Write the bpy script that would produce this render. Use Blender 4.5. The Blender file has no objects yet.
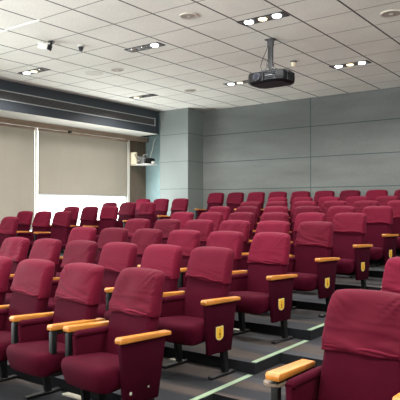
import bpy, bmesh, math, random
from mathutils import Vector, Matrix, noise
random.seed(7)
SC = bpy.context.scene
COL = SC.collection
S = 2.25            # metres per layout unit (distance from the camera to the aisle edge)
CH = 1.33           # camera height above the front seating tier
PI = math.pi

# ------------------------------------------------------------------ materials
def new_mat(name):
    m = bpy.data.materials.new(name); m.use_nodes = True
    nt = m.node_tree
    return m, nt, nt.nodes['Principled BSDF']

def mat(name, col, rough=0.6, metal=0.0, spec=0.4, noise_amt=0.0, noise_scale=8.0, bump=0.0, bump_scale=60.0,
        emit=None, emit_s=0.0, sheen=0.0, stretch=(1, 1, 1), rand=0.0):
    m, nt, b = new_mat(name)
    N, L = nt.nodes, nt.links
    b.inputs['Base Color'].default_value = (*col, 1)
    b.inputs['Roughness'].default_value = rough
    b.inputs['Metallic'].default_value = metal
    b.inputs['Specular IOR Level'].default_value = spec
    if sheen:
        b.inputs['Sheen Weight'].default_value = sheen
        b.inputs['Sheen Roughness'].default_value = 0.45
        b.inputs['Sheen Tint'].default_value = (1.0, 0.35, 0.45, 1)
    if emit:
        b.inputs['Emission Color'].default_value = (*emit, 1)
        b.inputs['Emission Strength'].default_value = emit_s
    tc = N.new('ShaderNodeTexCoord'); mp = N.new('ShaderNodeMapping')
    mp.inputs['Scale'].default_value = stretch
    L.new(tc.outputs['Object'], mp.inputs['Vector'])
    if noise_amt:
        nz = N.new('ShaderNodeTexNoise'); nz.inputs['Scale'].default_value = noise_scale
        nz.inputs['Detail'].default_value = 5
        L.new(mp.outputs['Vector'], nz.inputs['Vector'])
        cr = N.new('ShaderNodeValToRGB')
        cr.color_ramp.elements[0].position = 0.3; cr.color_ramp.elements[1].position = 0.7
        a = tuple(max(0, c*(1-noise_amt)) for c in col); d = tuple(min(1, c*(1+noise_amt)) for c in col)
        cr.color_ramp.elements[0].color = (*a, 1); cr.color_ramp.elements[1].color = (*d, 1)
        L.new(nz.outputs['Fac'], cr.inputs['Fac'])
        out = cr.outputs['Color']
        if rand:
            oi = N.new('ShaderNodeObjectInfo'); mr = N.new('ShaderNodeMapRange')
            mr.inputs['To Min'].default_value = 1-rand; mr.inputs['To Max'].default_value = 1+rand
            L.new(oi.outputs['Random'], mr.inputs['Value'])
            vm = N.new('ShaderNodeVectorMath'); vm.operation = 'SCALE'
            L.new(out, vm.inputs[0]); L.new(mr.outputs['Result'], vm.inputs['Scale'])
            out = vm.outputs['Vector']
        L.new(out, b.inputs['Base Color'])
    if bump:
        n2 = N.new('ShaderNodeTexNoise'); n2.inputs['Scale'].default_value = bump_scale; n2.inputs['Detail'].default_value = 4
        L.new(mp.outputs['Vector'], n2.inputs['Vector'])
        bp = N.new('ShaderNodeBump'); bp.inputs['Strength'].default_value = bump; bp.inputs['Distance'].default_value = 0.004
        L.new(n2.outputs['Fac'], bp.inputs['Height']); L.new(bp.outputs['Normal'], b.inputs['Normal'])
    return m

def grid_mat(name, col, line, axes, rough=0.85, noise_amt=0.05, noise_scale=1.2, nstretch=(1, 1, 1), fine=0.0, bump=0.0):
    """axes: list of (axis_index, pitch, offset, width) dark joint lines"""
    m, nt, b = new_mat(name); N, L = nt.nodes, nt.links
    b.inputs['Roughness'].default_value = rough; b.inputs['Specular IOR Level'].default_value = 0.3
    tc = N.new('ShaderNodeTexCoord'); sx = N.new('ShaderNodeSeparateXYZ'); L.new(tc.outputs['Object'], sx.inputs[0])
    mask = None
    for ax, pitch, off, w in axes:
        s = N.new('ShaderNodeMath'); s.operation = 'SUBTRACT'; L.new(sx.outputs[ax], s.inputs[0]); s.inputs[1].default_value = off - pitch/2
        p = N.new('ShaderNodeMath'); p.operation = 'FLOORED_MODULO'; L.new(s.outputs[0], p.inputs[0]); p.inputs[1].default_value = pitch
        d = N.new('ShaderNodeMath'); d.operation = 'SUBTRACT'; L.new(p.outputs[0], d.inputs[0]); d.inputs[1].default_value = pitch/2
        a = N.new('ShaderNodeMath'); a.operation = 'ABSOLUTE'; L.new(d.outputs[0], a.inputs[0])
        c = N.new('ShaderNodeMath'); c.operation = 'LESS_THAN'; L.new(a.outputs[0], c.inputs[0]); c.inputs[1].default_value = w/2
        if mask is None: mask = c.outputs[0]
        else:
            mx = N.new('ShaderNodeMath'); mx.operation = 'MAXIMUM'; L.new(mask, mx.inputs[0]); L.new(c.outputs[0], mx.inputs[1]); mask = mx.outputs[0]
    mp = N.new('ShaderNodeMapping'); mp.inputs['Scale'].default_value = nstretch; L.new(tc.outputs['Object'], mp.inputs['Vector'])
    nz = N.new('ShaderNodeTexNoise'); nz.inputs['Scale'].default_value = noise_scale; nz.inputs['Detail'].default_value = 6
    L.new(mp.outputs['Vector'], nz.inputs['Vector'])
    cr = N.new('ShaderNodeValToRGB'); cr.color_ramp.elements[0].position = 0.3; cr.color_ramp.elements[1].position = 0.7
    cr.color_ramp.elements[0].color = (*[c*(1-noise_amt) for c in col], 1)
    cr.color_ramp.elements[1].color = (*[min(1, c*(1+noise_amt)) for c in col], 1)
    L.new(nz.outputs['Fac'], cr.inputs['Fac'])
    out = cr.outputs['Color']
    if fine:
        n3 = N.new('ShaderNodeTexNoise'); n3.inputs['Scale'].default_value = 45; L.new(tc.outputs['Object'], n3.inputs['Vector'])
        mr = N.new('ShaderNodeMapRange'); mr.inputs['From Min'].default_value = .3; mr.inputs['From Max'].default_value = .7
        mr.inputs['To Min'].default_value = 1-fine; mr.inputs['To Max'].default_value = 1+fine; L.new(n3.outputs['Fac'], mr.inputs['Value'])
        vm = N.new('ShaderNodeVectorMath'); vm.operation = 'SCALE'; L.new(out, vm.inputs[0]); L.new(mr.outputs['Result'], vm.inputs['Scale']); out = vm.outputs['Vector']
    mix = N.new('ShaderNodeMix'); mix.data_type = 'RGBA'
    L.new(mask, mix.inputs['Factor']); L.new(out, mix.inputs[6]); mix.inputs[7].default_value = (*line, 1)
    L.new(mix.outputs[2], b.inputs['Base Color'])
    if bump:
        bp = N.new('ShaderNodeBump'); bp.inputs['Strength'].default_value = bump; bp.inputs['Distance'].default_value = .01; bp.invert = True
        L.new(mask, bp.inputs['Height']); L.new(bp.outputs['Normal'], b.inputs['Normal'])
    return m

M_cover = mat('maroon_cover_cloth', (0.076, 0.0036, 0.0135), 0.65, spec=0.05, noise_amt=0.12, noise_scale=5, bump=0.2, bump_scale=25, sheen=0.03, rand=0.22)
M_uph = mat('dark_maroon_upholstery', (0.036, 0.0016, 0.0075), 0.8, spec=0.04, noise_amt=0.15, noise_scale=6, bump=0.2, bump_scale=140, sheen=0.01)
M_panel = mat('maroon_end_panel_cloth', (0.022, 0.0008, 0.0050), 0.8, spec=0.04, noise_amt=0.12, noise_scale=9, bump=0.2, bump_scale=150)
M_wood = mat('honey_varnished_wood', (0.35, 0.135, 0.022), 0.36, spec=0.5, noise_amt=0.22, noise_scale=5, stretch=(7, 1, 7))
M_black = mat('black_painted_steel', (0.004, 0.0042, 0.005), 0.5, spec=0.25)
M_plastic = mat('black_projector_plastic', (0.006, 0.0065, 0.008), 0.45, spec=0.2)
M_dgrey = mat('dark_grey_plastic', (0.025, 0.027, 0.031), 0.5, spec=0.25)
M_lens = mat('lens_glass', (0.01, 0.012, 0.02), 0.06, spec=0.9)
M_steel = mat('brushed_grey_metal', (0.30, 0.31, 0.32), 0.35, metal=0.7)
M_dsteel = mat('dark_painted_steel', (0.07, 0.072, 0.075), 0.45, metal=0.3)
M_white = mat('off_white_plastic', (0.66, 0.66, 0.62), 0.5)
M_cream = mat('cream_plastic', (0.72, 0.66, 0.50), 0.5)
M_beige = mat('beige_speaker_grille', (0.36, 0.31, 0.26), 0.7)
M_ring = mat('pale_ring_plastic', (0.56, 0.54, 0.47), 0.6)
M_yellow = mat('shield_yellow', (0.55, 0.33, 0.02), 0.45)
M_gold = mat('shield_rim', (0.50, 0.42, 0.20), 0.4)
M_brownink = mat('shield_figure', (0.16, 0.07, 0.01), 0.6)
M_tape = mat('pale_green_glow_tape', (0.19, 0.27, 0.18), 0.5)
M_plate = mat('worn_cream_outlet_plate', (0.30, 0.29, 0.24), 0.5)
M_riser = mat('black_riser_carpet', (0.010, 0.011, 0.013), 0.9, spec=0.1)
M_soffit = mat('slate_blue_soffit_paint', (0.038, 0.048, 0.060), 0.6, noise_amt=0.08, noise_scale=1.5)
M_under = mat('soffit_underside_plaster', (0.66, 0.65, 0.58), 0.8)
M_grille = mat('charcoal_grille_slats', (0.085, 0.085, 0.088), 0.6)
M_trim = mat('silver_grille_edge', (0.42, 0.45, 0.46), 0.4, metal=0.2)
M_blind = mat('taupe_blind_fabric', (0.28, 0.26, 0.23), 0.9, spec=0.1, noise_amt=0.05, noise_scale=2, bump=0.1, bump_scale=200)
def make_translucent(m, col, f):
    nt = m.node_tree; N, L = nt.nodes, nt.links
    tr = N.new('ShaderNodeBsdfTranslucent'); tr.inputs['Color'].default_value = (*col, 1)
    mx = N.new('ShaderNodeMixShader'); mx.inputs[0].default_value = f
    L.new(N['Principled BSDF'].outputs[0], mx.inputs[1]); L.new(tr.outputs[0], mx.inputs[2]); L.new(mx.outputs[0], N['Material Output'].inputs[0])
make_translucent(M_blind, (.55, .52, .46), .30)
M_brown = mat('brown_wood_wall_panel', (0.13, 0.098, 0.07), 0.55, noise_amt=0.18, noise_scale=6, stretch=(6, 6, .6))
M_headwood = mat('beige_wood_header', (0.28, 0.21, 0.15), 0.5, noise_amt=0.2, noise_scale=4, stretch=(5, .7, 5))
M_frame = mat('white_window_frame', (0.62, 0.62, 0.58), 0.5)
M_column = grid_mat('grey_green_column_paint', (0.185, 0.212, 0.206), (0.08, 0.12, 0.12), [(2, 0.62, 1.66+CH, 0.012)], noise_amt=0.06, noise_scale=1.6)
M_wall = grid_mat('grey_green_plank_wall', (0.138, 0.151, 0.148), (0.045, 0.07, 0.07), [(2, 0.62, 1.645+CH, 0.016), (0, 2.72, -5.19, 0.018)],
                  noise_amt=0.20, noise_scale=1.3, nstretch=(.35, 1, 1.8), fine=0.06)
M_alcove = mat('pale_blue_alcove_paint', (0.22, 0.32, 0.33), 0.7, noise_amt=0.06)
M_ceil = grid_mat('mineral_fibre_ceiling_tiles', (0.79, 0.785, 0.71), (0.07, 0.065, 0.06), [(0, 0.629, -2.502, 0.024)],
                  noise_amt=0.06, noise_scale=1.3, fine=0.06, bump=0.3)
# thin cross joints: append a second, fainter line family
def add_lines(m, ax, pitch, off, w, col):
    nt = m.node_tree; N, L = nt.nodes, nt.links
    b = N['Principled BSDF']; src = b.inputs['Base Color'].links[0].from_socket
    tc = [n for n in N if n.type == 'TEX_COORD'][0]
    sx = N.new('ShaderNodeSeparateXYZ'); L.new(tc.outputs['Object'], sx.inputs[0])
    s = N.new('ShaderNodeMath'); s.operation = 'SUBTRACT'; L.new(sx.outputs[ax], s.inputs[0]); s.inputs[1].default_value = off - pitch/2
    p = N.new('ShaderNodeMath'); p.operation = 'FLOORED_MODULO'; L.new(s.outputs[0], p.inputs[0]); p.inputs[1].default_value = pitch
    d = N.new('ShaderNodeMath'); d.operation = 'SUBTRACT'; L.new(p.outputs[0], d.inputs[0]); d.inputs[1].default_value = pitch/2
    a = N.new('ShaderNodeMath'); a.operation = 'ABSOLUTE'; L.new(d.outputs[0], a.inputs[0])
    c = N.new('ShaderNodeMath'); c.operation = 'LESS_THAN'; L.new(a.outputs[0], c.inputs[0]); c.inputs[1].default_value = w/2
    mix = N.new('ShaderNodeMix'); mix.data_type = 'RGBA'
    L.new(c.outputs[0], mix.inputs['Factor']); L.new(src, mix.inputs[6]); mix.inputs[7].default_value = (*col, 1)
    L.new(mix.outputs[2], b.inputs['Base Color'])
add_lines(M_ceil, 1, 0.6475, 4.975, 0.014, (0.20, 0.19, 0.17))

def carpet_mat():
    m, nt, b = new_mat('charcoal_carpet_painted_shade'); N, L = nt.nodes, nt.links
    b.inputs['Roughness'].default_value = 0.95; b.inputs['Specular IOR Level'].default_value = 0.15
    tc = N.new('ShaderNodeTexCoord'); mp = N.new('ShaderNodeMapping'); mp.inputs['Scale'].default_value = (.8, 4.2, 1)
    L.new(tc.outputs['Object'], mp.inputs['Vector'])
    vo = N.new('ShaderNodeTexBrick'); vo.inputs['Scale'].default_value = 1.0
    vo.inputs['Brick Width'].default_value = 1.1; vo.inputs['Row Height'].default_value = 0.9; vo.inputs['Mortar Size'].default_value = 0.0
    vo.inputs['Color1'].default_value = (0.011, 0.012, 0.015, 1); vo.inputs['Color2'].default_value = (0.034, 0.036, 0.041, 1)  # dark and pale strips painted in for the shadow bands of the chair rows
    L.new(mp.outputs['Vector'], vo.inputs['Vector'])
    nz = N.new('ShaderNodeTexNoise'); nz.inputs['Scale'].default_value = 120; nz.inputs['Detail'].default_value = 3
    L.new(tc.outputs['Object'], nz.inputs['Vector'])
    mr = N.new('ShaderNodeMapRange'); mr.inputs['To Min'].default_value = .6; mr.inputs['To Max'].default_value = 1.4; L.new(nz.outputs['Fac'], mr.inputs['Value'])
    m3 = N.new('ShaderNodeMapping'); m3.inputs['Scale'].default_value = (.5, 3.1, 1); L.new(tc.outputs['Object'], m3.inputs['Vector'])
    n4 = N.new('ShaderNodeTexNoise'); n4.inputs['Scale'].default_value = 1.6; n4.inputs['Detail'].default_value = 2; L.new(m3.outputs['Vector'], n4.inputs['Vector'])
    c4 = N.new('ShaderNodeValToRGB'); c4.color_ramp.elements[0].position = .48; c4.color_ramp.elements[1].position = .6; L.new(n4.outputs['Fac'], c4.inputs['Fac'])
    x4 = N.new('ShaderNodeMix'); x4.data_type = 'RGBA'; L.new(c4.outputs['Color'], x4.inputs['Factor']); L.new(vo.outputs['Color'], x4.inputs[6]); x4.inputs[7].default_value = (.046, .037, .033, 1)  # brown streaks painted in for lit patches and red bounce from the seats
    vm = N.new('ShaderNodeVectorMath'); vm.operation = 'SCALE'; L.new(x4.outputs[2], vm.inputs[0]); L.new(mr.outputs['Result'], vm.inputs['Scale'])
    L.new(vm.outputs['Vector'], b.inputs['Base Color'])
    bp = N.new('ShaderNodeBump'); bp.inputs['Strength'].default_value = .4; bp.inputs['Distance'].default_value = .004
    L.new(nz.outputs['Fac'], bp.inputs['Height']); L.new(bp.outputs['Normal'], b.inputs['Normal'])
    return m
M_carpet = carpet_mat()
def emit_mat(name, col, s):
    m, nt, b = new_mat(name)
    b.inputs['Base Color'].default_value = (.8, .8, .8, 1); b.inputs['Emission Color'].default_value = (*col, 1); b.inputs['Emission Strength'].default_value = s
    return m
M_day = emit_mat('daylit_frosted_glass', (0.93, 1.0, 0.98), 3.2)
M_lampw = emit_mat('cool_white_lamp', (0.92, 0.97, 1.0), 14)
M_lampy = emit_mat('warm_yellow_lamp', (1.0, 0.82, 0.42), 2.2)
M_lampoff = mat('unlit_lamp_reflector', (0.60, 0.60, 0.56), 0.12, metal=0.8)
M_fix = mat('dark_fixture_pan', (0.09, 0.085, 0.08), 0.4)

# ------------------------------------------------------------------ mesh helpers
class MB:
    def __init__(s): s.bm = bmesh.new()
    def box(s, x0, x1, y0, y1, z0, z1, bev=0.0, seg=2, mtx=None):
        vs = [s.bm.verts.new((x, y, z)) for x in (x0, x1) for y in (y0, y1) for z in (z0, z1)]
        fs = [(0, 1, 3, 2), (4, 6, 7, 5), (0, 4, 5, 1), (2, 3, 7, 6), (0, 2, 6, 4), (1, 5, 7, 3)]
        fc = [s.bm.faces.new([vs[i] for i in f]) for f in fs]
        if mtx: bmesh.ops.transform(s.bm, matrix=mtx, verts=vs)
        if bev:
            es = list({e for f in fc for e in f.edges})
            bmesh.ops.bevel(s.bm, geom=es, offset=bev, segments=seg, affect='EDGES', profile=0.5)
        return s
    def prism(s, pts, axis, a, b, bev=0.0, seg=2):
        """pts polygon in the other two axes, extruded along axis from a to b"""
        def P(p, t):
            if axis == 0: return (t, p[0], p[1])
            if axis == 1: return (p[0], t, p[1])
            return (p[0], p[1], t)
        va = [s.bm.verts.new(P(p, a)) for p in pts]; vb = [s.bm.verts.new(P(p, b)) for p in pts]
        n = len(pts); fc = [s.bm.faces.new(va[::-1]), s.bm.faces.new(vb)]
        for i in range(n): fc.append(s.bm.faces.new((va[i], va[(i+1) % n], vb[(i+1) % n], vb[i])))
        if bev:
            es = list({e for f in fc for e in f.edges})
            bmesh.ops.bevel(s.bm, geom=es, offset=bev, segments=seg, affect='EDGES', profile=0.5)
        return s
    def cyl(s, p0, p1, r0, r1=None, n=20):
        r1 = r0 if r1 is None else r1
        p0, p1 = Vector(p0), Vector(p1); d = (p1-p0); q = d.to_track_quat('Z', 'Y')
        a = []; b = []
        for i in range(n):
            c = Vector((math.cos(2*PI*i/n), math.sin(2*PI*i/n), 0))
            a.append(s.bm.verts.new(p0+q@(c*r0))); b.append(s.bm.verts.new(p1+q@(c*r1)))
        s.bm.faces.new(a[::-1]); s.bm.faces.new(b)
        for i in range(n): s.bm.faces.new((a[i], a[(i+1) % n], b[(i+1) % n], b[i]))
        return s
    def ring(s, c, ri, ro, z0, z1, n=28):
        for i in range(n):
            pass
        loops = []
        for r, z in ((ri, z0), (ro, z0), (ro, z1), (ri, z1)):
            loops.append([s.bm.verts.new((c[0]+r*math.cos(2*PI*i/n), c[1]+r*math.sin(2*PI*i/n), z)) for i in range(n)])
        for k in range(4):
            A, B = loops[k], loops[(k+1) % 4]
            for i in range(n): s.bm.faces.new((A[i], A[(i+1) % n], B[(i+1) % n], B[i]))
        return s
    def tube(s, pts, r, n=8):
        pts = [Vector(p) for p in pts]; loops = []
        for i, p in enumerate(pts):
            d = (pts[min(i+1, len(pts)-1)]-pts[max(i-1, 0)]).normalized(); q = d.to_track_quat('Z', 'Y')
            loops.append([s.bm.verts.new(p+q@Vector((r*math.cos(2*PI*k/n), r*math.sin(2*PI*k/n), 0))) for k in range(n)])
        for A, B in zip(loops, loops[1:]):
            for k in range(n): s.bm.faces.new((A[k], A[(k+1) % n], B[(k+1) % n], B[k]))
        s.bm.faces.new(loops[0][::-1]); s.bm.faces.new(loops[-1])
        return s
    def build(s, name, m, parent=None, smooth=False):
        bmesh.ops.recalc_face_normals(s.bm, faces=s.bm.faces)
        me = bpy.data.meshes.new(name); s.bm.to_mesh(me); s.bm.free()
        for mm in (m if isinstance(m, (list, tuple)) else [m]): me.materials.append(mm)
        if smooth:
            for p in me.polygons: p.use_smooth = True
            if smooth != 'full': me.set_sharp_from_angle(angle=math.radians(35))
        o = bpy.data.objects.new(name, me); COL.objects.link(o)
        if parent: o.parent = parent
        return o

def thing(name, label, cat, loc=(0, 0, 0), rz=0, group=None):
    o = bpy.data.objects.new(name, None); COL.objects.link(o); o.empty_display_size = .1
    o.location = loc; o.rotation_euler = (0, 0, rz); o['label'] = label; o['category'] = cat
    if group: o['group'] = group
    return o
def tag(o, label, cat, group=None):
    o['label'] = label; o['category'] = cat
    if group: o['group'] = group
    return o
def struct(o): o['kind'] = 'structure'; return o

# ------------------------------------------------------------------ room shell
WZ = lambda z: z + CH
CEIL = WZ(2.23)
XL, XS = -9.48, -8.76       # window plane, soffit face
YB = 10.72                  # back wall
YF = -4.5                   # front wall, behind the camera
XR = 5.2
struct(MB().box(-9.9, XR+.2, YF-.2, YB+.3, CEIL, CEIL+.12).build('ceiling', M_ceil))
struct(MB().box(-7.90, XR+.2, YB, YB+.2, -1.2, CEIL).build('wall_back', M_wall))
struct(MB().box(XR, XR+.2, YF, YB, -2.2, CEIL).build('wall_right', M_wall))
struct(MB().box(-9.9, XR+.2, YF-.2, YF, -2.2, CEIL).build('wall_front', mat('cream_front_wall', (.62, .60, .56), .8)))
c = MB().box(-8.72, -7.90, 10.15, YB+.2, -1.2, CEIL)
struct(c.build('trim_1', M_column))
struct(MB().box(-9.7, -8.72, 10.50, 10.72, -1.2, CEIL).build('wall_alcove', M_alcove))
# window wall with an opening
WB, WT = WZ(-.62), WZ(1.60)
WY0, WY1 = 1.8, 9.84
w = MB()
w.box(XL-.15, XL, YF, YB, -2.2, WB)
w.box(XL-.15, XL, YF, YB, WT, CEIL)
w.box(XL-.15, XL, YF, WY0, WB, WT)
w.box(XL-.15, XL, WY1, YB, WB, WT)
struct(w.build('wall_left', M_brown))
g = struct(MB().box(XL-.12, XL-.10, WY0, WY1, WB, WT).build('window_1', M_day))
fr = MB()
for y in (WY0, 4.5, 7.22, WY1-.05): fr.box(XL-.06, XL+.012, y, y+.05, WB, WT)
fr.box(XL-.06, XL+.012, WY0, WY1, WB, WB+.06)
fr.box(XL-.01, XL+.03, WY1, WY1+.07, WB, WT)
f = fr.build('window_frame', M_frame, g)
# soffit
so = MB().box(XL, XS, YF, 10.15, WZ(1.70), CEIL, 0)
so = struct(so.build('trim_2', [M_soffit, M_under]))
for p in so.data.polygons:
    if p.normal.z < -.9: p.material_index = 1
gr = MB().box(XS, XS+.012, -2, 10.02, WZ(2.035), WZ(2.050)).box(XS, XS+.012, -2, 10.02, WZ(1.875), WZ(1.890)).box(XS, XS+.012, 9.995, 10.02, WZ(1.868), WZ(2.06))
ag = tag(gr.build('air_grille', M_trim), 'long dark air vent strip with silver edging running along the blue-grey soffit above the windows', 'vent')
sl = MB()
for k in range(6):
    z = WZ(1.895+.024*k)
    sl.box(XS-.001, XS+.008, -2, 9.995, z, z+.014)
sl.build('slats', M_grille, ag)
bk = MB().box(XS-.002, XS+.003, -2, 9.995, WZ(1.89), WZ(2.035)); bk.build('backing', mat('vent_backing', (.012, .013, .015), .8), ag)
struct(MB().box(XL, XL+.10, YF, 10.48, WZ(1.585), WZ(1.70)).build('trim_3', M_headwood))
struct(MB().box(XL, XL+.115, YF, 10.48, WZ(1.688), WZ(1.699)).build('trim_4', M_frame))
# blinds
def blind(name, y0, y1, zb, label):
    r = thing(name, label, 'blind', (XL+.055, (y0+y1)/2, zb), 0, 'roller blinds')
    h = (y1-y0)/2
    m = MB(); N = 24; zt = WZ(1.575)-zb
    vs = []
    for i in range(N+1):
        y = -h+2*h*i/N
        dx = .004*math.sin(i*1.1)
        vs.append([m.bm.verts.new((dx+.002, y, .02)), m.bm.verts.new((.002, y, zt)), m.bm.verts.new((-.002, y, zt)), m.bm.verts.new((dx-.002, y, .02))])
    for a, b in zip(vs, vs[1:]):
        for k in range(4): m.bm.faces.new((a[k], b[k], b[(k+1) % 4], a[(k+1) % 4]))
    m.bm.faces.new(vs[0]); m.bm.faces.new(vs[-1][::-1])
    m.build('fabric', M_blind, r)
    MB().box(-.012, .012, -h, h, 0, .028, .004).build('bottom_bar', M_trim, r)
    MB().cyl((0, -h, zt-.02), (0, h, zt-.02), .026).build('roller', M_headwood, r, True)
    return r
blind('roller_blind', 4.55, 7.17, WZ(-.45), 'taupe roller blind at the left edge pulled down low past the seat backs')
blind('roller_blind', 7.26, 9.80, WZ(.245), 'taupe roller blind right of the bright slit, stopping short above a strip of daylight')
tag(MB().box(XL+.09, XL+.14, 7.98, 8.05, WZ(1.555), WZ(1.60), .006).build('blind_bracket', M_dgrey), 'small dark bracket under the wooden header above the right blind', 'bracket')

# ------------------------------------------------------------------ tiers and aisle
XA = -1.0*S
TD, TR = 0.415*S, 0.037*S
def zt(k): return (k+1)*TR + (0.05 if k == 7 else 0)   # floor height of tier k (tier -1 = 0)
Y0 = 1.648*S                                            # riser between tier 0 and tier 1
def yr(k): return Y0 + k*TD                             # back edge of tier k
fl = MB()
for k in range(-1, 8):
    y0 = YF if k == -1 else yr(k-1); y1 = YB if k == 7 else yr(k)
    fl.box(XL, XA, y0, y1, -1.0, zt(k))
    # right block
    fl.box(-.60*S, XR, y0, y1, -1.0, zt(k))
    # aisle treads, half a tier out of step
    ya = YF if k == -1 else yr(k-1)+.42*TD; yb = YB if k == 7 else yr(k)+.42*TD
    fl.box(XA, -.60*S, ya, yb, -1.0, zt(k)-(.0 if k < 7 else .05))
fo = fl.build('floor', [M_carpet, M_riser]); struct(fo)
for p in fo.data.polygons:
    if abs(p.normal.z) < .5: p.material_index = 1
TL = {-1: ('first', 'nearest the camera at the bottom edge'), 0: ('', ''), }
tape_labels = ['pale green glowing tape on the lowest seat platform edge, below the front row',
               'pale green tape line crossing the bottom edge beside the first shield end panel',
               'pale green tape line just left of the honey wooden armrest at lower right',
               'short pale green tape line meeting the top left corner of the big red seat cover',
               'pale green tape line hidden behind the big red seat, third step up the aisle',
               'tiny pale green tape end seen between the two right hand seats',
               'far pale green tape line on the fifth platform edge', 'far pale green tape line on the sixth platform edge',
               'farthest pale green tape line on the top platform edge']
for k in range(0, 5):
    y0 = yr(k-1)+.02; y1 = yr(k)-.03
    tag(MB().box(XA-.045, XA-.005, y0, y1, zt(k), zt(k)+.003).build('floor_tape', M_tape), tape_labels[k+1], 'tape', 'aisle edge tapes')
# outlet plates at the feet of the risers
for i, (k, X, w_, lab) in enumerate(((-1, -1.395, .20, 'pale floor plate at the step foot at the bottom edge, under the front seats'),
                       (0, -1.325, .10, 'small pale plate at the step foot between the front seat and the shield panel seat'),
                       (1, -1.335, .09, 'tiny pale plate at the step foot just right of the first shield panel'))):
    tag(MB().box(X*S-w_/2, X*S+w_/2, yr(k)-.07, yr(k)-.012, zt(k), zt(k)+.012, .004).build('floor_plate', M_plate), lab, 'plate', 'floor plates')

# ------------------------------------------------------------------ chairs
PW = .228*S   # pitch
def rounded_slab(W_top, W_mid, W_bot, zb, zt_, y_b, y_t, th, ncol=18, nrow=22, seed=0, wr=0.0, flare=0.0, corner=.055, fold=True, front_only=False):
    """closed upholstered slab leaning back, with rounded top corners, bulging front and wrinkles"""
    rnd = random.Random(seed)
    off = Vector((rnd.uniform(0, 50), rnd.uniform(0, 50), rnd.uniform(0, 50)))
    bm = bmesh.new()
    H = zt_-zb
    def halfw(v):
        w = W_bot+(W_mid-W_bot)*min(1, v/.5) if v < .5 else W_mid+(W_top-W_mid)*((v-.5)/.5)
        w /= 2
        d = (1-v)*H
        if d < corner:
            q = 1-d/corner
            w -= corner*.55*(1-math.sqrt(max(0, 1-q*q)))
        return w
    fr, bk = [], []
    for j in range(nrow+1):
        v = j/nrow
        v = 1-(1-v)**1.35 if True else v
        rf, rb = [], []
        for i in range(ncol+1):
            u = -1+2*i/ncol
            uu = math.copysign(1-(1-abs(u))**1.25, u) if abs(u) > 0 else 0
            x = uu*halfw(v)
            droop = .012*(u*u)*v**6                        # crowned top edge
            z = zb+v*H-droop
            yc = y_b+(y_t-y_b)*v+.02*(v**2)                # slight curve back
            pil = (1-abs(u)**4)*(1-abs(2*v-1)**10)         # pillow
            edge = min(1, (1-v)*H/.05); edge = math.sqrt(max(0, 1-(1-edge)**2))
            e2 = min(1, (1-abs(u))*halfw(v)/.03); e2 = math.sqrt(max(0, 1-(1-e2)**2))
            e = max(.0, edge*e2)
            t = th*(.25+.75*e)
            wv = 0
            if wr:
                # creases that run from the top corners inwards
                a = noise.noise(Vector((x*5+z*3, z*6-x*4, 0))+off)
                sg = 1 if u > 0 else -1
                w1 = noise.noise(Vector(((x*sg-z*.9)*20, (z+x*sg)*4, 3+sg))+off)
                cst = -(1-abs(w1)*4 if abs(w1) < .25 else 0)*max(0, abs(u)-.12)*max(0, v-.25)*1.3
                w2 = noise.noise(Vector((x*3, z*24+x*3, 7))+off)
                hor = (1-abs(w2)*4 if abs(w2) < .25 else 0)*max(0, .62-v)*.9
                wv = wr*(a*.45+cst+hor)
            rf.append(bm.verts.new((x, yc-t/2-.012*pil-wv-flare*max(0, .22-v)*2, z)))
            rb.append(bm.verts.new((x, yc+t/2+wv*.5+flare*max(0, .22-v)*1, z)))
        fr.append(rf); bk.append(rb)
    for j in range(nrow):
        for i in range(ncol):
            bm.faces.new((fr[j][i], fr[j][i+1], fr[j+1][i+1], fr[j+1][i]))
            bm.faces.new((bk[j][i+1], bk[j][i], bk[j+1][i], bk[j+1][i+1]))
        bm.faces.new((fr[j][0], fr[j+1][0], bk[j+1][0], bk[j][0]))
        bm.faces.new((fr[j][-1], bk[j][-1], bk[j+1][-1], fr[j+1][-1]))
    for i in range(ncol):
        bm.faces.new((fr[-1][i], fr[-1][i+1], bk[-1][i+1], bk[-1][i]))
        bm.faces.new((fr[0][i+1], fr[0][i], bk[0][i], bk[0][i+1]))
    return bm

HB = .935
Y_TOP, Y_BOT = .115, -.015
def back_y(z): return Y_BOT+(Y_TOP-Y_BOT)*((z-.30)/(HB-.30))
def backrest_mesh():
    m = MB(); m.bm.free(); m.bm = rounded_slab(.365, .398, .432, .30, HB-.014, back_y(.30), back_y(HB-.014), .090)
    return m
def cover_mesh(seed, hem, wr):
    zb = HB-hem
    m = MB(); m.bm.free()
    m.bm = rounded_slab(.378, .406, .412, zb, HB+.002, back_y(zb)-.001, back_y(HB), .094, seed=seed, wr=wr, flare=.016, nrow=30, ncol=26)
    # the hem wanders up and down a little
    rnd = random.Random(seed); ph = rnd.uniform(0, 6); am = rnd.uniform(.002, .007); tl = rnd.uniform(-.04, .04)
    for v in m.bm.verts:
        q = max(0, 1-(v.co.z-zb)/.12)
        v.co.z += q*(am*math.sin(v.co.x*11+ph)+tl*v.co.x)
    return m
def hem_mesh(seed, hem):
    """rolled fold at the cover's lower edge"""
    rnd = random.Random(seed); ph = rnd.uniform(0, 6); am = rnd.uniform(.002, .007); tl = rnd.uniform(-.04, .04)
    zb = HB-hem; pts = []
    for i in range(25):
        x = -.203+.406*i/24
        pts.append((x, back_y(zb)-.050-.011*(1-(x/.203)**4)+.045*max(0, abs(x)/.203-.86)/.14, zb+.026+am*math.sin(x*11+ph)+tl*x+.004*math.sin(x*30+seed)))
    m = MB(); m.tube(pts, .008, 7); return m
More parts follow.
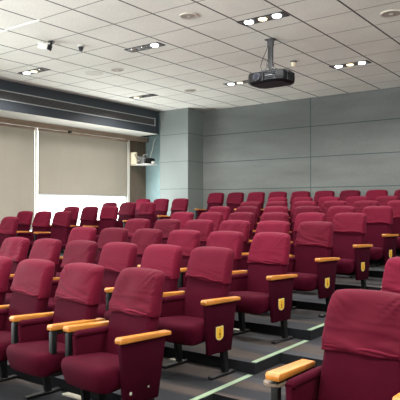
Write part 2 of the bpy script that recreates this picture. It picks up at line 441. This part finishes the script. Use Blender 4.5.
def seat_mesh():
    bm = bmesh.new(); nx, ny = 16, 20; W = .238
    y0, y1 = -.385, .02
    top, bot = [], []
    for j in range(ny+1):
        v = j/ny; y = y0+(y1-y0)*v
        rt, rb = [], []
        for i in range(nx+1):
            u = -1+2*i/nx
            # rounded plan: front edge bows out, corners cut
            wx = W*(1-.10*max(0, 1-v*4)**2)
            x = u*wx
            yy = y - .022*(1-u*u)*max(0, 1-v*2)+.03*abs(u)**6*max(0, 1-v*3)
            fe = min(1, v/.14); fe = math.sqrt(max(0, 1-(1-fe)**2))
            se = min(1, (1-abs(u))/.16); se = math.sqrt(max(0, 1-(1-se)**2))
            crown = .018*(1-u*u)*math.sin(PI*min(1, v*.9+.1))
            zt_ = .368+.05*fe*1.0*(.55+.45*se)-.028*v+crown
            zb_ = .262+.03*v+.02*(1-se)+.016*(1-fe)
            rt.append(bm.verts.new((x, yy, zt_))); rb.append(bm.verts.new((x*.95, yy+.03*max(0, 1-v*5), zb_)))
        top.append(rt); bot.append(rb)
    for j in range(ny):
        for i in range(nx):
            bm.faces.new((top[j][i], top[j][i+1], top[j+1][i+1], top[j+1][i]))
            bm.faces.new((bot[j][i+1], bot[j][i], bot[j+1][i], bot[j+1][i+1]))
        bm.faces.new((top[j][0], top[j+1][0], bot[j+1][0], bot[j][0]))
        bm.faces.new((top[j][-1], bot[j][-1], bot[j+1][-1], top[j+1][-1]))
    for i in range(nx):
        bm.faces.new((top[-1][i], top[-1][i+1], bot[-1][i+1], bot[-1][i]))
        bm.faces.new((top[0][i+1], top[0][i], bot[0][i], bot[0][i+1]))
    m = MB(); m.bm.free(); m.bm = bm; return m

def subsurf(o, lv=1):
    md = o.modifiers.new('smooth', 'SUBSURF'); md.levels = lv; md.render_levels = lv; return o
AX = .2526      # arm line at the chair boundary
def armrest_mesh(x, w=.054, short=0):
    m = MB(); 
    pts = [(-.298, .556), (-.300, .578), (-.290, .590), (.125-short, .574), (.135-short, .570), (.135-short, .548)]
    m.prism(pts, 0, x-w/2, x+w/2, .004, 2); return m
def side_panel_mesh(x):
    m = MB()
    m.prism([(-.26, .27), (-.275, .535), (.08, .535), (.06, .27)], 0, x-.017, x+.017, .008, 2)
    return m
def padded_rail(x):
    m = MB(); m.tube([(x, -.265, .532), (x, -.25, .541), (x, .0, .535), (x, .09, .531)], .024, 10); return m
def arm_frame(x):
    m = MB()
    m.box(x-.018, x+.018, -.29, -.252, .27, .545, .004)
    m.box(x-.018, x+.018, -.29, .06, .262, .292, .004)
    m.box(x-.014, x+.014, -.285, .10, .525, .549, .003)
    return m
def leg_mesh(x):
    m = MB()
    m.prism([(-.03, 0.012), (.02, .012), (-.005, .30), (-.075, .30)], 0, x-.019, x+.019, .004, 1); return m
def foot_mesh(x):
    m = MB(); m.box(x-.022, x+.022, -.19, .095, 0, .022, .004, 1); return m
def end_panel_mesh(x):
    m = MB(); m.prism([(-.255, .195), (-.290, .548), (.075, .548), (.01, .19)], 0, x-.016, x+.016, .006, 2); return m
def shield_meshes(x, parent):
    # shield outline in (y,z), on the outer (+x) face
    def outline(s):
        w, h = .043*s, .051*s
        P = [(-w, h*.92), (-w*.5, h*.97), (0, h*.92), (w*.5, h*.97), (w, h*.92)]
        for i in range(0, 9):
            a = PI*i/8
            P.append((w*math.cos(a), -h*.35-h*.65*math.sin(a)))
        return P
    cy, cz = -.135, .338
    a = MB().prism([(p[0]+cy, p[1]+cz) for p in outline(1)], 0, x+.0155, x+.018).build('shield_emblem', M_gold, parent)
    a['label'] = 'yellow shield emblem with a pale rim'
    MB().prism([(p[0]+cy, p[1]+cz) for p in outline(.86)], 0, x+.0175, x+.0192).build('shield_field', M_yellow, a)
    f = MB()
    f.prism([(cy-.003, cz-.03), (cy+.003, cz-.03), (cy+.004, cz+.012), (cy-.004, cz+.012)], 0, x+.019, x+.0202)
    f.prism([(cy-.016, cz-.026), (cy+.016, cz-.026), (cy+.010, cz-.032), (cy-.010, cz-.032)], 0, x+.019, x+.0202)
    f.prism([(cy-.012, cz-.004), (cy-.009, cz-.016), (cy+.009, cz-.016), (cy+.012, cz-.004), (cy, cz+.002)], 0, x+.019, x+.0202)
    f.cyl((x+.019, cy, cz+.02), (x+.0202, cy, cz+.02), .0065, n=12)
    f.build('shield_figure', M_brownink, a)
    return a

# shared meshes
back0 = backrest_mesh().build('backrest', M_uph, None, 'full')
seat0 = seat_mesh().build('seat', M_uph, None, 'full')
subsurf(back0); subsurf(seat0)
covers = []
for i in range(7):
    hem = (.250, .262, .240, .285, .272, .245, .258)[i]; wr = (.018, .026, .016, .030, .022, .032, .015)[i]
    c = cover_mesh(i*13+5, hem, wr).build('headrest_cover', M_cover, None, 'full'); subsurf(c)
    h = hem_mesh(i*13+5, hem).build('cover_hem', M_cover, None, 'full')
    covers.append((c, h))
armW = armrest_mesh(-AX-.038, .070, .06).build('armrest', M_wood, None, True)
arm0 = armrest_mesh(-AX+.012, .056, .07).build('armrest', M_wood, None, True)
rail0 = padded_rail(-AX+.062).build('arm_pad', M_uph, None, 'full')
side0 = side_panel_mesh(-AX+.060).build('side_panel', M_uph, None, True)
frm0 = arm_frame(-AX+.012).build('arm_frame', M_black, None, True)
leg0 = leg_mesh(-AX+.012).build('leg', M_black, None, True)
foot0 = foot_mesh(-AX+.012).build('foot_bar', M_black, None, True)
armR = armrest_mesh(AX+.002, .054, .025).build('armrest', M_wood, None, True)
armR2 = armrest_mesh(AX-.056).build('armrest', M_wood, None, True)
frmR = arm_frame(AX-.056).build('arm_frame', M_black, None, True)
legR = leg_mesh(AX-.03).build('leg', M_black, None, True)
legR2 = leg_mesh(AX-.056).build('leg', M_black, None, True)
footR = foot_mesh(AX-.03).build('foot_bar', M_black, None, True)
panR = end_panel_mesh(AX+.002).build('end_panel', M_panel, None, True)
protos = [armW, back0, seat0, arm0, rail0, side0, frm0, leg0, foot0, armR, armR2, frmR, legR, legR2, footR, panR] + [o for c in covers for o in c]
shield_root = MB().box(0, .001, 0, .001, 0, .001).build('tmp', M_black); protos.append(shield_root)
shield0 = shield_meshes(AX+.002, shield_root)
shield_kids = list(shield0.children)

def addp(src, parent):
    c = src.copy(); COL.objects.link(c); c.parent = parent; return c

def chair(x, y, z, rz, label, group, ci, end=False, shield=True, extra=False, wide=False):
    r = thing('auditorium_chair', label, 'chair', (x, y, z), rz, group)
    b = addp(back0, r); addp(seat0, r)
    cv, hm = covers[ci % len(covers)]
    c = addp(cv, r); h = addp(hm, c)
    addp(armW if wide else arm0, r); fr_ = addp(frm0, r)
    s = addp(side0, r); addp(rail0, s)
    l = addp(leg0, r); addp(foot0, l)
    if wide: fr_.location.x = -.045; s.location.x = -.030; l.location.x = -.045
    if end:
        addp(armR, r); p = addp(panR, r); l = addp(legR, r); addp(footR, l)
        if shield:
            e = addp(shield0, p)
            for k in shield_kids: addp(k, e)
        else:
            for (yy, zz, rr) in ((-.215, .262, .010), (-.075, .272, .006)):
                s_ = MB().cyl((AX+.017, yy, zz), (AX+.0195, yy, zz), rr, n=12).build('screw_cap', M_plate, p)
                s_['label'] = 'pale mark left on the bare end panel'
    if extra:
        addp(armR2, r); addp(frmR, r); addp(legR2, r)
    return r

ordw = ['second', 'third', 'fourth', 'fifth', 'sixth', 'seventh', 'eighth', 'ninth', 'tenth', 'eleventh']
rowname = {-1: 'front row', 0: 'second row', 1: 'third row', 2: 'fourth row', 3: 'fifth row', 4: 'sixth row', 5: 'seventh row', 6: 'eighth row', 7: 'back row'}
shieldn = ['nearest', 'second nearest', 'third', 'fourth', 'fifth', 'sixth', 'seventh', 'eighth']
ROWY = 1.598
def place_row(k, kmax):
    xe = -1.136 if k == -1 else -1.179
    pt = .232 if k == -1 else .2245
    for n in range(kmax):
        X = (xe - n*pt)*S
        Y = (ROWY + .415*k)*S
        rnd = random.Random(k*100+n)
        rz = math.radians(-4)+rnd.uniform(-.015, .015)
        if k == -1 and n >= 1: X -= .03
        if n == 0:
            if k == -1: lab = 'front row maroon chair at the aisle, bare end panel with two pale marks, no shield'
            elif k == 7: lab = 'maroon back row chair at the aisle end against the grey wall'
            else: lab = 'maroon chair at the aisle end of the %s, %s yellow shield panel' % (rowname[k], shieldn[k])
        else:
            lab = 'maroon covered chair in the %s, %s from the central aisle end' % (rowname[k], ordw[n-1])
        chair(X, Y, zt(k), rz, lab, 'maroon chairs in the ' + rowname[k], rnd.randrange(7), end=(n == 0), shield=(k >= 0), extra=(k == -1 and n == 1))
for k in range(-1, 7): place_row(k, 5 if k == -1 else 6)
place_row(7, 10)
# narrow block of three seats a row beside the windows
wx = {2: -3.53, 3: -3.455, 4: -3.375, 5: -3.34, 6: -3.31}
posn = ['nearest the left aisle', 'in the middle', 'nearest the windows']
for k, x in wx.items():
    for n in range(3):
        rnd = random.Random(900+k*10+n)
        chair((x-.232*n)*S, (ROWY+.415*k)*S, zt(k), math.radians(-3)+rnd.uniform(-.02, .02), 'maroon chair in the window side block, %s, %s' % (rowname[k], posn[n]),
              'maroon chairs of the window side block', rnd.randrange(7))
# right block, across the aisle
rl = {(-1, 0): 'big red chair at lower right with honey armrest, nearest the camera',
      (-1, 1): 'chair mostly out of frame whose honey armrest tip shows in the bottom right corner',
      (0, 0): 'maroon chair cut by the right edge just behind the big red seat'}
for (k, n), lab in rl.items():
    X = (-.58+.104)*S + n*PW + (.075 if k == -1 else 0)
    rc = chair(X, (ROWY+.415*k)*S - (.10 if k == -1 else 0), zt(k), 0, lab, 'chairs right of the aisle', (3, 1, 5)[n+(2 if k == 0 else 0)], wide=(n == 0))
    if (k, n) == (-1, 0):
        t = MB().cyl((-AX-.05, -.25, .530), (-AX-.05, -.25, .541), .052, n=28).build('tablet_hinge_plate', M_brown, rc, True)
        t['label'] = 'brown round plate under the armrest tip'
for o in protos + [shield0] + shield_kids: bpy.data.objects.remove(o)

# ------------------------------------------------------------------ ceiling equipment
def fixture(x, y, lit, label):
    r = thing('ceiling_downlight', label, 'ceiling light', (x, y, CEIL), 0, 'triple ceiling downlights')
    L_, W_ = .31, .088
    m = MB()
    m.box(-L_, L_, -W_, -W_+.014, -.008, .0).box(-L_, L_, W_-.014, W_, -.008, .0).box(-L_, -L_+.014, -W_, W_, -.008, 0).box(L_-.014, L_, -W_, W_, -.008, 0)
    m.build('frame', M_dgrey, r)
    MB().box(-L_+.01, L_-.01, -W_+.01, W_-.01, -.004, -.001).build('pan', M_fix, r)
    for i, xx in enumerate((-.19, 0, .19)):
        kind = lit[i]
        mm = {'w': M_lampw, 'y': M_lampy, 'o': M_lampoff}[kind]
        MB().cyl((xx, 0, -.005), (xx, 0, -.016), .054, .048, 24).build('lamp', mm, r, True)['label'] = {'w': 'glowing white lamp', 'y': 'yellow lamp', 'o': 'unlit silver lamp'}[kind]
    return r
FX = [(-3.46, 5.88, 'wyw', 'brightly lit triple ceiling light above left of the projector mount'),
      (-3.48, 8.58, 'wyw', 'lit triple ceiling light right of the projector near the back wall'),
      (-5.40, 5.95, 'oow', 'triple ceiling light with mostly dark lamps between the two round ceiling speakers'),
      (-5.56, 8.65, 'wyo', 'triple ceiling light partly hidden left of the projector body'),
      (-7.80, 5.92, 'wyo', 'triple ceiling light nearest the soffit at the left, below the white camera'),
      (-7.80, 8.57, 'yoo', 'small yellowish triple ceiling light near the column')]
for x, y, l, lab in FX: fixture(x, y, l, lab)
for i, (x, y) in enumerate([(-7.8, 3.2), (-5.5, 3.2), (-3.46, 3.2), (-1.3, 5.9), (-1.3, 8.6), (-1.3, 3.2), (-1.3, .6), (-3.46, .6), (.9, .6), (.9, 3.2), (.9, 5.9)]):
    fixture(x, y, 'wyw', 'triple ceiling light outside the frame, like those above the seats')

def disc(x, y, r, m, label, cat='speaker'):
    o = thing('ceiling_speaker', label, cat, (x, y, CEIL), 0, 'round ceiling speakers')
    MB().ring((0, 0), r*.86, r, -.014, 0).build('rim', M_ring, o, True)
    MB().cyl((0, 0, -.002), (0, 0, -.010), r*.87, r*.84, 28).build('grille', m, o, True)
    MB().cyl((0, 0, -.009), (0, 0, -.016), r*.22, r*.18, 16).build('centre_cap', M_ring, o, True)
    return o
disc(-4.09, 5.27, .105, M_beige, 'round ceiling speaker at the top centre, left of the brightest light')
disc(-2.18, 6.60, .125, M_beige, 'round beige ceiling speaker at the top right corner')
disc(-6.63, 6.65, .11, M_beige, 'round ceiling speaker in the middle left of the ceiling')
disc(-6.70, 8.67, .11, M_beige, 'small round ceiling speaker above the grey column')
tag(MB().cyl((-7.13, 6.62, CEIL), (-7.13, 6.62, CEIL-.006), .15, .145, 32).build('ceiling_patch', M_ring, None, True), 'faint round cream patch on the tiles at left', 'cover plate')

# white security camera
r = thing('security_camera', 'white box camera on a short bracket under the left ceiling tiles', 'camera', (-6.22, 5.0, CEIL), math.radians(36.7))
MB().cyl((0, 0, 0), (0, 0, -.012), .045).build('base', M_dgrey, r, True)
MB().cyl((0, 0, -.01), (0, 0, -.05), .016).cyl((0, 0, -.04), (-.04, 0, -.06), .014).build('bracket', M_dgrey, r, True)
rot = Matrix.Translation((-.075, -.02, -.078)) @ Matrix.Rotation(math.radians(14), 4, 'Y') @ Matrix.Rotation(math.radians(-20), 4, 'Z')
MB().box(-.09, .065, -.05, .05, -.038, .038, .008, 2, rot).build('housing', M_white, r, True)
MB().box(.063, .078, -.044, .044, -.034, .034, .004, 1, rot).build('lens_face', M_dgrey, r, True)
# small dark sensor
r = thing('smoke_detector', 'small dark sensor dome on the ceiling right of the white camera', 'sensor', (-6.05, 5.37, CEIL))
MB().cyl((0, 0, 0), (0, 0, -.02), .05, .047).build('base', M_white, r, True)
MB().cyl((0, 0, -.02), (0, 0, -.075), .038, .022).build('dome', M_dgrey, r, True)
r = thing('smoke_detector', 'small cream sensor on the ceiling just right above the projector', 'sensor', (-4.10, 7.89, CEIL))
MB().cyl((0, 0, 0), (0, 0, -.02), .05, .047).build('base', M_dgrey, r, True)
MB().cyl((0, 0, -.02), (0, 0, -.08), .045, .03).build('dome', M_cream, r, True)
# cross bar of the tile grid, the light it catches painted as near-white
struct(MB().box(-8.74, -5.60, 4.320, 4.348, CEIL-.006, CEIL).build('trim_5', mat('tile_bar_painted_glint', (.9, .9, .87), .3)))

# ------------------------------------------------------------------ projector
px, py_ = -3.80, 6.67
r = thing('projector', 'large black projector hanging from a ceiling pole', 'projector', (px, py_, CEIL))
MB().box(-.07, .06, -.05, .05, -.014, 0, .003).build('ceiling_plate', M_dsteel, r)
m = MB().box(-.040, -.024, -.016, .016, -.38, -.01, .002).box(.012, .028, -.016, .016, -.42, -.01, .002)
m.box(-.045, .035, -.02, .02, -.10, -.012, .003).box(-.03, .02, -.006, .006, -.40, -.05).box(-.045, .035, -.02, .02, -.36, -.33)
m.build('pole', M_dsteel, r)
m = MB()
for sx in (-1, 1):
    for sy in (-1, 1):
        m.cyl((sx*.02, sy*.015, -.37), (sx*.14, sy*.13, -.455), .006, n=8)
m.box(-.16, -.12, -.15, .15, -.462, -.452).box(.12, .16, -.15, .15, -.462, -.452)
m.build('mount_bracket', M_steel, r)
# body: wide chamfered plan, tapering underside
m = MB(); bm = m.bm
plan = [(-.275, -.13), (-.215, -.205), (.20, -.225), (.275, -.17), (.30, .10), (.24, .20), (-.21, .20), (-.275, .12)]
lay = []
for z, q in ((-.460, .93), (-.472, .985), (-.545, 1.0), (-.585, .985), (-.610, .86)):
    lay.append([bm.verts.new((p[0]*q, p[1]*q, z)) for p in plan])
bm.faces.new(lay[0]); bm.faces.new(lay[-1][::-1])
for a, b in zip(lay, lay[1:]):
    for i in range(8): bm.faces.new((a[i], a[(i+1) % 8], b[(i+1) % 8], b[i]))
m.build('body', M_plastic, r)
MB().box(-.155, .015, -.232, -.19, -.598, -.468, .012).build('lens_bay', M_plastic, r)
MB().cyl((-.07, -.225, -.535), (-.07, -.262, -.535), .056, .052, 28).build('lens_ring', M_dgrey, r, True)
MB().cyl((-.07, -.255, -.535), (-.07, -.268, -.535), .038, .034, 28).build('lens', M_lens, r, True)
m = MB()
for k in range(5): m.box(.04, .20, -.236, -.20, -.580+.022*k, -.572+.022*k)
m.build('front_vent', M_dgrey, r)
MB().box(.045, .15, -.240, -.235, -.535, -.527).build('status_strip', M_steel, r)
m = MB()
for k in range(5):
    m.box(.275, .298, -.08, .06, -.58+.022*k, -.572+.022*k)
m.build('side_vent', M_dgrey, r)
MB().box(.10, .26, -.10, .10, -.463, -.438, .012).build('top_hump', M_dsteel, r)
m = MB()
m.tube([(-.03, .0, -.05), (-.07, .0, -.14), (-.14, .02, -.24), (-.175, .03, -.33), (-.16, .05, -.41), (-.10, .08, -.465)], .004, 6)
m.build('cable', M_black, r)
MB().tube([(-.02, .0, -.20), (-.06, .0, -.30), (-.09, .02, -.40), (-.05, .05, -.46)], .004, 6).build('cable', M_black, r)
MB().tube([(.02, .02, -.36), (.10, .02, -.41), (.18, .0, -.42), (.22, .04, -.45)], .004, 6).build('cable', M_steel, r)

# ------------------------------------------------------------------ wall-mounted switch box in the alcove
r = thing('wall_equipment_shelf', 'small cream wall shelf with tangled wires and a black box, beside the grey column', 'equipment', (XL, 10.12, WZ(1.02)))
MB().box(.0, .19, -.17, -.13, -.03, .28, .003).build('side_cheek', M_cream, r)
MB().box(.0, .55, -.17, .20, -.02, .0, .003).build('shelf', M_white, r)
m = MB().box(.05, .20, -.12, .10, .0, .19, .005).box(.22, .36, -.08, .12, .0, .17, .005); m.build('switch_unit', M_steel, r)
m = MB(); rn = random.Random(3)
for k in range(9):
    p = Vector((rn.uniform(.03, .3), rn.uniform(-.13, .08), .08)); pts = []
    for q in range(7):
        pts.append(p.copy()); p += Vector((rn.uniform(-.04, .07), rn.uniform(-.05, .05), rn.uniform(-.03, .06))); p.z = min(.24, max(.03, p.z)); p.x = min(.42, max(.02, p.x))
    m.tube(pts, .006, 6)
m.build('wires', M_white, r, 'full')
m = MB(); rn = random.Random(5)
for k in range(5):
    p = Vector((rn.uniform(.05, .2), rn.uniform(-.13, .08), .12)); pts = []
    for q in range(6):
        pts.append(p.copy()); p += Vector((rn.uniform(-.03, .06), rn.uniform(-.05, .05), rn.uniform(-.04, .05))); p.z = min(.22, max(.03, p.z))
    m.tube(pts, .006, 6)
m.build('wires', M_black, r, 'full')
MB().box(.42, .56, -.10, .08, .0, .13, .015).build('black_camera', M_black, r)
MB().cyl((.56, -.02, .03), (.63, -.04, .03), .03, .026).build('white_plug', M_white, r, True)
MB().tube([(.42, .25, .62), (.40, .2, .5), (.43, .15, .38), (.47, .05, .25), (.48, .0, .14)], .006, 6).build('cable', M_white, r)

# ------------------------------------------------------------------ lights
def area(name, loc, rot, sx, sy, e, col=(1, 1, 1), spread=PI):
    l = bpy.data.lights.new(name, 'AREA'); l.shape = 'RECTANGLE'; l.size = sx; l.size_y = sy; l.energy = e; l.color = col; l.spread = spread
    o = bpy.data.objects.new(name, l); COL.objects.link(o); o.location = loc; o.rotation_euler = rot; return o
FIXALL = [(f[0], f[1]) for f in FX]+[(-7.8, 3.2), (-5.5, 3.2), (-3.46, 3.2), (-1.3, 5.9), (-1.3, 8.6), (-1.3, 3.2), (-1.3, .6), (-3.46, .6), (.9, .6), (.9, 3.2), (.9, 5.9)]
for i, (x, y) in enumerate(FIXALL):
    area('downlight', (x, y, CEIL-.03), (0, 0, 0), .5, .15, 48, (1.0, .95, .90), math.radians(150))
# unseen fill lamp added by the left wall, tilted up to brighten the ceiling
area('window_and_added_fill', (XL+.15, -.8, WZ(.3)), (0, math.radians(-125), 0), 2.0, 5.6, 620, (.95, .98, 1.0), math.radians(140))
# daylight through the strips the blinds leave open
area('window_and_added_fill', (XL+.02, 8.53, WZ(-.15)), (0, math.radians(-120), 0), .75, 2.4, 80, (.95, .99, 1.0))
# added fill on the front wall behind the camera, aimed at the ceiling
g2 = struct(MB().box(-7.5, 3.5, YF+.001, YF+.012, WZ(-.3), WZ(1.7)).build('added_front_panel', M_frame))  # blank unseen panel, added to go with the front fill lamp
area('window_and_added_fill', (-2.0, YF+.1, WZ(.9)), (math.radians(138), 0, 0), 11.0, 1.6, 900, (1.0, .98, .95), math.radians(130))
area('window_and_added_fill', (XR-.1, 3.0, WZ(.7)), (0, math.radians(138), 0), 1.6, 11.0, 240, (1.0, .96, .92), math.radians(130))  # second added fill, out of view on the right wall, lifting the ceiling

W = bpy.data.worlds.new('world'); SC.world = W; W.use_nodes = True
W.node_tree.nodes['Background'].inputs[0].default_value = (.9, .95, 1, 1)
W.node_tree.nodes['Background'].inputs[1].default_value = 0.8

# ------------------------------------------------------------------ camera
cd = bpy.data.cameras.new('camera'); cam = bpy.data.objects.new('camera', cd); COL.objects.link(cam)
cd.sensor_width = 36; cd.lens = 577/400*36
cam.location = (0, 0, CH)
cam.rotation_euler = (math.radians(90.745), 0, math.radians(36.7))
SC.camera = cam
cd.clip_start = .02
vs = SC.view_settings
vs.view_transform = 'Standard'; vs.look = 'None'; vs.gamma = 1; vs.use_curve_mapping = False; vs.exposure = 0.6
